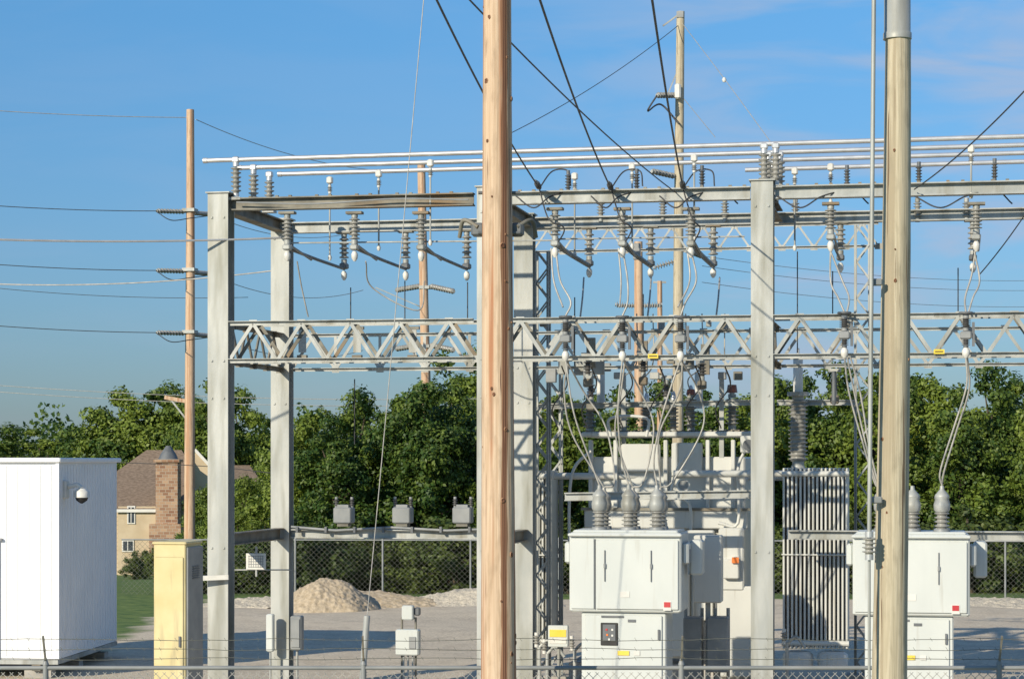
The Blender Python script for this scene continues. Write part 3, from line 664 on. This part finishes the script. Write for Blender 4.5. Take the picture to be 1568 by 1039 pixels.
fence('chain_link_fence',(at(186,0,66).x,66,0),(22,64.2,0),1.66,.16,.0055,2.6,.03,False,2.6,wm=FMESH,pm=MGREY)
# ------------------------------------------------------------ shed
def shed():
    par=empty('white_equipment_shed'); a=Vector((.075,.997,0)).normalized(); l=Vector((-a.y,a.x,0)); ax=(-l,a,Z)
    k=at(88,0,40.7); P=Vector((k.x,k.y,0)); w=3.4; d=4.3; z0=.36; z1=3.98
    c=P+l*(w/2)+a*(d/2)
    b=B(); b.box(Vector((c.x,c.y,(z0+z1)/2)),(w,d,z1-z0),SHED,ax); 
    b.box(Vector((c.x,c.y,z1+.03)),(w+.16,d+.16,.09),SHED,ax,bev=.02)
    for i in range(22): b.box(P+a*(.1+i*.195)-l*.006+Z*((z0+z1)/2),(.014,.02,z1-z0-.12),SHED,ax)
    for i in range(16): b.box(P+l*(.12+i*.21)-a*.004+Z*((z0+z1)/2),(.015,.008,z1-z0-.12),SHED,ax)
    b.box(P-a*.008-l*.008+Z*((z0+z1)/2),(.06,.06,z1-z0-.02),SHED,ax)
    dc=P+l*1.6-a*.02; b.box(dc+Z*1.45,(1.05,.03,2.15),SHED,ax); b.box(dc-l*.42-a*.03+Z*1.45,(.04,.05,.16),DGREY,ax); b.box(dc+Z*2.56-a*.03,(1.15,.06,.04),MGREY,ax)
    b.make('walls',par)
    b=B()
    for q in (.4,w-.4): b.beam(P+l*q+Z*.25,P+l*q+a*d+Z*.25,.16,.2,GALVD)
    b.box(c+Z*.31-c.z*Z,(w+.02,d+.02,.08),GALV,ax)
    for q in (.25,d/2,d-.25): 
        for e in (.4,w-.4): b.box(P+l*e+a*q+Z*.075,(.5,.3,.15),CONC,ax)
    b.make('skid_base',par)
    b=B(); m=P+a*.45+Z*3.47-l*.03; b.box(m,(.08,.24,.34),WHITE,ax,bev=.02); b.tube([m-l*.05+Z*.05,m-l*.22+Z*.09,m-l*.30+Z*.02],.045,WHITE,10)
    e=m-l*.3+Z*.02; b.lathe(e,e-Z*.17,[(0,.06),(.35,.15),(1,.15)],WHITE,14); b.lathe(e-Z*.17,e-Z*.28,[(0,.12),(.5,.10),(1,.02)],BLACK,14); b.make('dome_camera',par)
shed()
b=B(); p=row(260,832,-2.6); zt=p.z; q=Vector((p.x,p.y,0)); b.box(q+V*.35+Z*(zt/2+.05),(.5,.72,zt-.1),YEL,bev=.015); b.box(q+V*.35+Z*(zt+.01),(.54,.76,.04),YEL,bev=.01)
b.box(q+V*.36+U*.27+Z*(zt/2),(.03,.70,zt-.1),MGREY,bev=.01); b.box(q-V*.02+U*.0+Z*(zt*.5),(.44,.02,zt-.4),YEL,bev=.008); b.box(q-V*.04+U*.17+Z*1.3,(.03,.03,.16),DGREY); b.box(q+V*.35+Z*.03,(.8,1,.06),CONC)
for i in range(6): b.box(q+V*.35+U*.292+Z*(zt-.35-.035*i),(.02,.3,.012),DGREY)
b.make('electrical_cabinet')
b=B(); p=row(392,859,1.2); b.box(p,(.34,.02,.27),WHITE,bev=.004)
for i in range(5): b.box(p-V*.014+Z*(.09-.045*i),(.26,.008,.008),MGREY)
for i in range(7): b.box(p-V*.013+U*(.12-.04*i),(.006,.006,.2),MGREY)
b.box(p+V*.02+Z*.0,(.03,.03,.5),GALV); b.tube([row(356,872,1.2)+V*.03,row(445,872,1.2)+V*.03],.012,GALV,6); b.make('notice_sign')
b=B(); b.beam(row(298,885,-.35),row(350,883,-.25),.09,.075,WHITE); b.make('cable_tray_bracket')
b=B()
p=row(414,968,DEP-.4); b.box(p,(.13,.12,.66),PAINT,bev=.02); b.box(p+V*.09,(.05,.1,.5),GALV); b.tube([p-Z*.33,Vector((p.x,p.y,0))],.02,GALV,6); b.make('meter_box')
b=B(); p=row(455,968,DEP-.2); b.box(p,(.2,.2,.6),MGREY,bev=.02); b.box(p-V*.11,(.15,.02,.5),MGREY,bev=.006); b.tube([p-Z*.3,Vector((p.x,p.y,0))],.025,GALV,6); b.make('junction_box')
b=B(); p=row(626,982,2.5); g=Vector((p.x,p.y,0)); 
for q in (-.12,.12): b.tube([g+U*q,g+U*q+Z*(p.z+.42)],.022,GALVD,6)
b.box(p-V*.05,(.4,.2,.44),PAINT,bev=.02); b.box(p-V*.16+U*.1,(.12,.02,.2),MGREY,bev=.006); b.box(p+Z*.5-V*.05,(.2,.14,.25),PAINT,bev=.02); b.box(p+Z*.52+U*.15,(.1,.1,.14),DGREY,bev=.02)
for q in (-.08,0,.08): b.tube([g+U*q-V*.05,p+U*q-V*.05-Z*.2],.018,GALV,6)
b.box(g+Z*.04,(.7,.5,.08),CONC); b.make('service_pedestal')
b=B(); p=row(855,973,2.5); b.box(p,(.34,.1,.36),PAINT,bev=.01); b.box(p-V*.055+Z*.05,(.28,.012,.12),YST); b.box(p-V*.055-Z*.08,(.28,.012,.08),WHITE); b.tube([p-Z*.1+V*.06,Vector((p.x,p.y+.06,0))],.03,GALV,6); b.make('warning_sign')
for px,y,t in ((1000,545,-.14),(1438,538,-.14)):
    b=B(); p=row(px,y,t-.04); b.box(p,(.16,.012,.07),YST); b.box(p-V*.008,(.12,.006,.015),BLACK); b.make('warning_label')
b=B()
for px,y,w_,h_,mm in ((1085,870,.45,1.1,TANK),(1062,990,.3,1.0,MGREY),(1100,985,.35,.9,MGREY)):
    p=row(px,y,2.0); b.box(Vector((p.x,p.y,p.z)),(w_,.4,h_),mm,bev=.02); b.beam(Vector((p.x,p.y+.1,0)),Vector((p.x,p.y+.1,p.z)),.08,.08,GALV)
for px in (1050,1075,1095,1115): 
    p=row(px,930,2.2); b.tube([Vector((p.x,p.y,.0)),p],.03,GALV,8)
b.make('control_cabinet')
b=B()
for px,y in ((826,990),(838,1000),(880,995),(1205,985)): 
    p=row(px,y,3.2); b.tube([Vector((p.x,p.y,0)),p],.03,GALV,8); b.cable([p,p+U*.15+Z*.12,p+U*.3-Z*.05],.03,GALV,6); b.insul(p-U*.05,p-U*.05+Z*.25,.06,3,PORC)
b.make('cable_riser')
# ------------------------------------------------------------ house
def house():
    par=empty('suburban_house'); Y=118.; g=gz(Y); A=(Vector((1,0,0)),Vector((0,1,0)),Z)
    x=lambda px: at(px,0,Y).x; z=lambda py: at(0,py,Y).z
    b=B(); x0,x1=x(120),x(322); ze=z(768); zr=z(688); D=9.
    b.box(((x0+x1)/2,Y+D/2,(g+ze)/2),(x1-x0,D,ze-g),SIDING,A)
    for i in range(16):
        zz=g+.2+i*(ze-g-.3)/16; b.box(((x0+x1)/2,Y-.012,zz),(x1-x0,.02,.03),SIDING,A)
    b.make('walls',par)
    b=B(); o=.35
    v=[(x0-o,Y-o,ze-.1),(x1+o,Y-o,ze-.1),(x1-2.2,Y+D/2,zr),(x(203),Y+D/2,zr),(x0-o,Y+D+o,ze-.1),(x1+o,Y+D+o,ze-.1)]
    b.add(v,[(0,1,2,3),(1,5,2),(5,4,3,2),(4,0,3)],ROOF); 
    zg=z(728)
    b.make('roof',par)
    b=B(); b.box(((x(190)+x(250))/2,Y-.9,(g+ze)/2-.1),(x(250)-x(190),1.8,ze-g-.2),SIDING,A)
    v=[(x(170),Y-1.95,ze-.35),(x(250)+.3,Y-1.95,ze-.35),(x(250)+.3,Y+2.5,zg+.3),(x(170),Y+2.5,zg+.3)]; b.add(v,[(0,1,2,3)],ROOF)
    b.box(((x(170)+x(250)+.3)/2,Y-1.97,ze-.42),(x(250)+.3-x(170),.06,.16),TRIM,A)
    for px0,px1,py0,py1 in ((206,214,775,798),(198,212,826,840)):
        xa,xb,za,zb=x(px0),x(px1),z(py1),z(py0); b.box(((xa+xb)/2,Y-1.83,(za+zb)/2),(xb-xa+.14,.05,zb-za+.14),TRIM,A); b.box(((xa+xb)/2,Y-1.87,(za+zb)/2),(xb-xa,.03,zb-za),GLASS,A)
        b.box(((xa+xb)/2,Y-1.89,(za+zb)/2),(.04,.02,zb-za),TRIM,A)
    b.make('front_wing',par)
    b=B(); xa,xb=x(248),x(281); b.box(((xa+xb)/2,Y-1.5,(g+z(706))/2),(xb-xa,1.2,z(706)-g),BRICK,A); b.box(((xa+xb)/2-.05,Y-1.6,(g+z(800))/2),(xb-xa+.5,1.5,z(800)-g),BRICK,A)
    b.box(((xa+xb)/2,Y-1.5,z(705)+.0),(xb-xa+.2,1.4,.15),BRICK,A)
    c=Vector(((xa+xb)/2,Y-1.5,z(704))); b.lathe(c,c+Z*.75,[(0,.55),(.4,.42),(1,.12)],DGREY,10); b.make('chimney',par)
    b=B(); a1,a2=x(318),x(388); b.box(((a1+a2)/2,Y+5,(g+z(742))/2),(a2-a1,6,z(742)-g),SIDING,A)
    v=[(a1-.3,Y+1.7,z(740)),(a2+.3,Y+1.7,z(740)),(a2-.8,Y+5,z(712)),(a1,Y+5,z(712)),(a2+.3,Y+8.3,z(740)),(a1-.3,Y+8.3,z(740))]; b.add(v,[(0,1,2,3),(1,4,2),(4,5,3,2)],ROOF)
    b.beam(Vector((x(300),Y-.4,z(688))),Vector((x(326),Y-.4,z(716))),.15,.12,TRIM,hint=Vector((0,1,0)))
    b.add([(x(292),Y-.3,z(770)),(x(326),Y-.3,z(770)),(x(326),Y-.3,z(716)),(x(303),Y-.3,z(691)),(x(292),Y-.3,z(700))],[(0,1,2,3,4)],SIDING)
    b.make('garage_wing',par)
house()
# ------------------------------------------------------------ trees
def tree_mesh(name,seed,h=7.,w=5.,low=.05,nclump=58,per=760,leaf=.072,mat=LEAF,spread=1.):
    rs=np.random.RandomState(seed); b=B()
    b.tube([(0,0,0),(.05,.02,h*.3),(.0,.1,h*.6),(.05,.05,h*.85)],[.17,.13,.08,.03],BARK,8)
    C=[]; ph=rs.uniform(0,6.28,4)
    for i in range(nclump):
        k=(i+.5)/nclump; zz=low+(1-low)*k
        prof=math.sin(math.pi*min(1,(zz*.84+.16)))**.55 if zz<1 else 0
        th=i*2.399+rs.uniform(-.4,.4); rr=w/2*prof*rs.uniform(.4,1.08)
        if zz>.9: rr*=.7
        hz=.90+.11*math.sin(2*th+ph[0])+.05*math.sin(3*th+ph[1])
        C.append((math.cos(th)*rr,math.sin(th)*rr,h*zz*(hz if zz>.5 else 1)*rs.uniform(.94,1.03),rs.uniform(.35,.92)*w/5.5*(.75 if zz>.8 else 1)))
    C.append((0,0,h*.45,w*.30)); C.append((0,0,h*.68,w*.26))
    for i in range(0,nclump,3):
        c=C[i]; z0=min(c[2]*.75,h*.7); b.tube([(0,.03,z0),(c[0]*.5,c[1]*.5,(z0+c[2])/2+.1),(c[0]*.9,c[1]*.9,c[2])],[.06,.04,.015],BARK,5)
    V_=[];F_=[]
    for (x,y,z,r) in C:
        n=min(2500,int(per*(r/.7)**1.7)+70); d=rs.normal(size=(n,3)); d/=np.linalg.norm(d,axis=1)[:,None]
        lump=1+.25*np.sin(d[:,0]*5+ph[2]+x)*np.sin(d[:,1]*5+y)+.2*np.sin(d[:,2]*6+z)
        rad=r*(.35+.75*rs.rand(n)**.65)*lump; P=d*rad[:,None]*np.array([1,1,.9])+np.array([x,y,z])
        up=rs.normal(size=(n,3))*.5+d*1.0+np.array([0,0,.3]); up/=np.linalg.norm(up,axis=1)[:,None]
        t=np.cross(up,rs.normal(size=(n,3))); t/=np.linalg.norm(t,axis=1)[:,None]; s_=np.cross(up,t); L=leaf*rs.uniform(.6,1.4,n)[:,None]
        q=np.stack([P-t*L,P-s_*L*.6,P+t*L,P+s_*L*.6],1).reshape(-1,3); o=sum(len(a) for a in V_); V_.append(q)
        F_.append((np.arange(n)[:,None]*4+np.array([0,1,2,3])[None,:]+o))
    vs=np.concatenate(V_); fs=np.concatenate(F_)
    b.add(vs.tolist(),fs.tolist(),mat); 
    me=bpy.data.meshes.new(name); me.from_pydata(b.v,[],b.f)
    for m in b.mats: me.materials.append(m)
    me.polygons.foreach_set('material_index',b.m); me.update(); return me,h
TM=[tree_mesh('broadleaf_tree_a',1,7,4.6),tree_mesh('broadleaf_tree_b',2,7,3.8),tree_mesh('broadleaf_tree_c',3,7,5.2,nclump=66),tree_mesh('broadleaf_tree_d',4,7,3.0,nclump=50),tree_mesh('broadleaf_tree_e',6,7,4.4,nclump=60)]
SM=[tree_mesh('shrub_a',11,3,3.6,.08,26,420,.075,LEAFD),tree_mesh('shrub_b',12,3,3.0,.08,22,420,.075,LEAFD)]
def put(name,tm,x,y,h,wf=1.):
    me,h0=tm; ob=bpy.data.objects.new(name,me); scene.collection.objects.link(ob); k=h/h0
    ob.location=(x,y,gz(y)-.1); ob.scale=(k**.6*wf,k**.6*wf,k); ob.rotation_euler=(0,0,random.uniform(0,6.28))
tops=[(300,612),(335,602),(372,622),(408,645),(445,655),(478,628),(512,655),(545,624),(582,638),(615,594),(650,588),(690,568),(735,565),(790,575),(850,590),(905,605),(960,615),(1020,610),(1080,602),(1140,590),(1195,582),(1240,596),(1285,588),(1340,580),(1395,560),(1432,580),(1475,614),(1520,587),(1565,590),(1620,580)]
for i,(px,py) in enumerate(tops):
    Y=random.uniform(73,84) if px>440 else random.uniform(124,134)
    p=at(px,py,Y); put('broadleaf_tree',TM[i%5],p.x,Y,(p.z-gz(Y))*1.02,1.0 if px>440 else 1.1)
for i in range(30):
    px=440+i*40+random.uniform(-12,12); Y=random.uniform(90,100)
    base=np.interp(px,[t[0] for t in tops],[t[1] for t in tops])+random.uniform(8,35); p=at(px,base,Y); put('broadleaf_tree',TM[(i*2+1)%5],p.x,Y,p.z-gz(Y),1.15)
for px,py in ((165,625),(195,594),(228,600),(262,610),(285,606),(320,616)):
    Y=136.; p=at(px,py,Y); put('broadleaf_tree',TM[int(px)%5],p.x,Y,p.z-gz(Y),1.25)
for px,py in ((-30,658),(12,665),(58,656),(98,660),(138,664)):
    Y=165.; p=at(px,py,Y); put('broadleaf_tree',TM[abs(int(px))%5],p.x,Y,p.z-gz(Y),1.6)
for i in range(40):
    px=300+i*34+random.uniform(-12,12); Y=random.uniform(68,72); p=at(px,random.uniform(770,840) if px>440 else random.uniform(820,850),Y)
    put('shrub',SM[i%2],p.x,Y,p.z-gz(Y),1.15)
for px,py,Y in ((320,735,84),(345,728,88),(372,740,80),(400,733,84),(425,720,82),(310,790,76),(398,770,74),(335,775,73),(365,780,73)):
    p=at(px,py,Y); put('shrub',TM[(px)%5],p.x,Y,p.z-gz(Y),.8)
for px,py,Y in ((205,846,100),(222,842,104),(236,838,102)): 
    p=at(px,py,Y); put('shrub',SM[px%2],p.x,Y,p.z-gz(Y)+.1,.7)
def far_line():
    b=B()
    rs=np.random.RandomState(5); n=60000
    X=rs.uniform(-75,75,n); Y=rs.uniform(200,214,n); top=9.2+1.1*np.sin(X*.55)+.9*np.sin(X*1.3+1)+.7*np.sin(X*2.9)+.4*np.sin(X*6.1); zz=-2.6+ (top)*rs.rand(n)**.6
    P=np.stack([X,Y,zz],1); d=rs.normal(size=(n,3)); d/=np.linalg.norm(d,axis=1)[:,None]; t=np.cross(d,rs.normal(size=(n,3))); t/=np.linalg.norm(t,axis=1)[:,None]; s_=np.cross(d,t); L=.26
    q=np.stack([P-t*L,P-s_*L*.7,P+t*L,P+s_*L*.7],1).reshape(-1,3); b.add(q.tolist(),(np.arange(n)[:,None]*4+np.arange(4)[None,:]).tolist(),LEAF); b.make('distant_tree_line')
far_line()
# ------------------------------------------------------------ light
el=math.radians(24); hd=Vector((-.62,-.785,0)).normalized(); sd=hd*math.cos(el)+Z*math.sin(el)
sun=bpy.data.lights.new('sun','SUN'); sun.energy=5.0; sun.angle=math.radians(.5); sun.color=(1,.89,.70)
so=bpy.data.objects.new('sun',sun); scene.collection.objects.link(so); so.rotation_euler=(-sd).to_track_quat('-Z','Y').to_euler(); so.location=(-30,-30,30)
w=bpy.data.worlds.new('World'); scene.world=w; w.use_nodes=True; nt=w.node_tree; N=nt.nodes; L=nt.links; bg=N['Background']
sky=N.new('ShaderNodeTexSky'); sky.sky_type='NISHITA'; sky.sun_disc=False; sky.sun_elevation=el; sky.sun_rotation=math.atan2(hd.x,hd.y)%(2*math.pi); sky.air_density=1.0; sky.dust_density=.3; sky.ozone_density=3.0
tc=N.new('ShaderNodeTexCoord'); sp=N.new('ShaderNodeSeparateXYZ'); L.new(tc.outputs['Generated'],sp.inputs[0])
rz=N.new('ShaderNodeMapRange'); rz.inputs['From Min'].default_value=0.0; rz.inputs['From Max'].default_value=.22; L.new(sp.outputs[2],rz.inputs[0])
ti=N.new('ShaderNodeValToRGB'); e=ti.color_ramp.elements; e[0].position=0; e[0].color=(.34,.43,.62,1); e[1].position=1; e[1].color=(.47,.84,1.06,1); en=e.new(.45); en.color=(.43,.63,.84,1)
L.new(rz.outputs[0],ti.inputs[0])
hs=N.new('ShaderNodeMixRGB'); hs.blend_type='MULTIPLY'; hs.inputs[0].default_value=1; L.new(ti.outputs[0],hs.inputs[2]); L.new(sky.outputs[0],hs.inputs[1])
mp=N.new('ShaderNodeMapping'); mp.inputs['Scale'].default_value=(7,7,34); mp.inputs['Rotation'].default_value=(0,.15,0); mp.inputs['Location'].default_value=(1.3,0,.4); L.new(tc.outputs['Generated'],mp.inputs[0])
nz=N.new('ShaderNodeTexNoise'); nz.inputs['Scale'].default_value=1.2; nz.inputs['Detail'].default_value=7; nz.inputs['Roughness'].default_value=.5; nz.inputs['Distortion'].default_value=.5; L.new(mp.outputs[0],nz.inputs['Vector'])
r1=N.new('ShaderNodeMapRange'); r1.interpolation_type='SMOOTHSTEP'; r1.inputs['From Min'].default_value=.40; r1.inputs['From Max'].default_value=.66; L.new(nz.outputs['Fac'],r1.inputs[0])
r2=N.new('ShaderNodeMapRange'); r2.inputs['From Min'].default_value=-.02; r2.inputs['From Max'].default_value=.16; r2.inputs['To Min'].default_value=.10; L.new(sp.outputs[0],r2.inputs[0])
mu=N.new('ShaderNodeMath'); mu.operation='MULTIPLY'; L.new(r1.outputs[0],mu.inputs[0]); L.new(r2.outputs[0],mu.inputs[1])
m2=N.new('ShaderNodeMath'); m2.operation='MULTIPLY'; L.new(mu.outputs[0],m2.inputs[0]); m2.inputs[1].default_value=.75
mx=N.new('ShaderNodeMixRGB'); L.new(m2.outputs[0],mx.inputs[0]); L.new(hs.outputs[0],mx.inputs[1]); mx.inputs[2].default_value=(3.5,4.2,5.6,1)
L.new(mx.outputs[0],bg.inputs['Color']); bg.inputs['Strength'].default_value=.12
# ------------------------------------------------------------ camera
cam=bpy.data.cameras.new('camera'); co=bpy.data.objects.new('camera',cam); scene.collection.objects.link(co); scene.camera=co
co.location=(0,0,ZC); co.rotation_euler=(math.pi/2,0,0); cam.sensor_width=36; cam.lens=FP*36/1568; cam.shift_y=(HY-519.5)/1568; cam.clip_end=8000; cam.clip_start=.1
scene.view_settings.view_transform='Standard'; scene.view_settings.look='None'; scene.view_settings.exposure=0
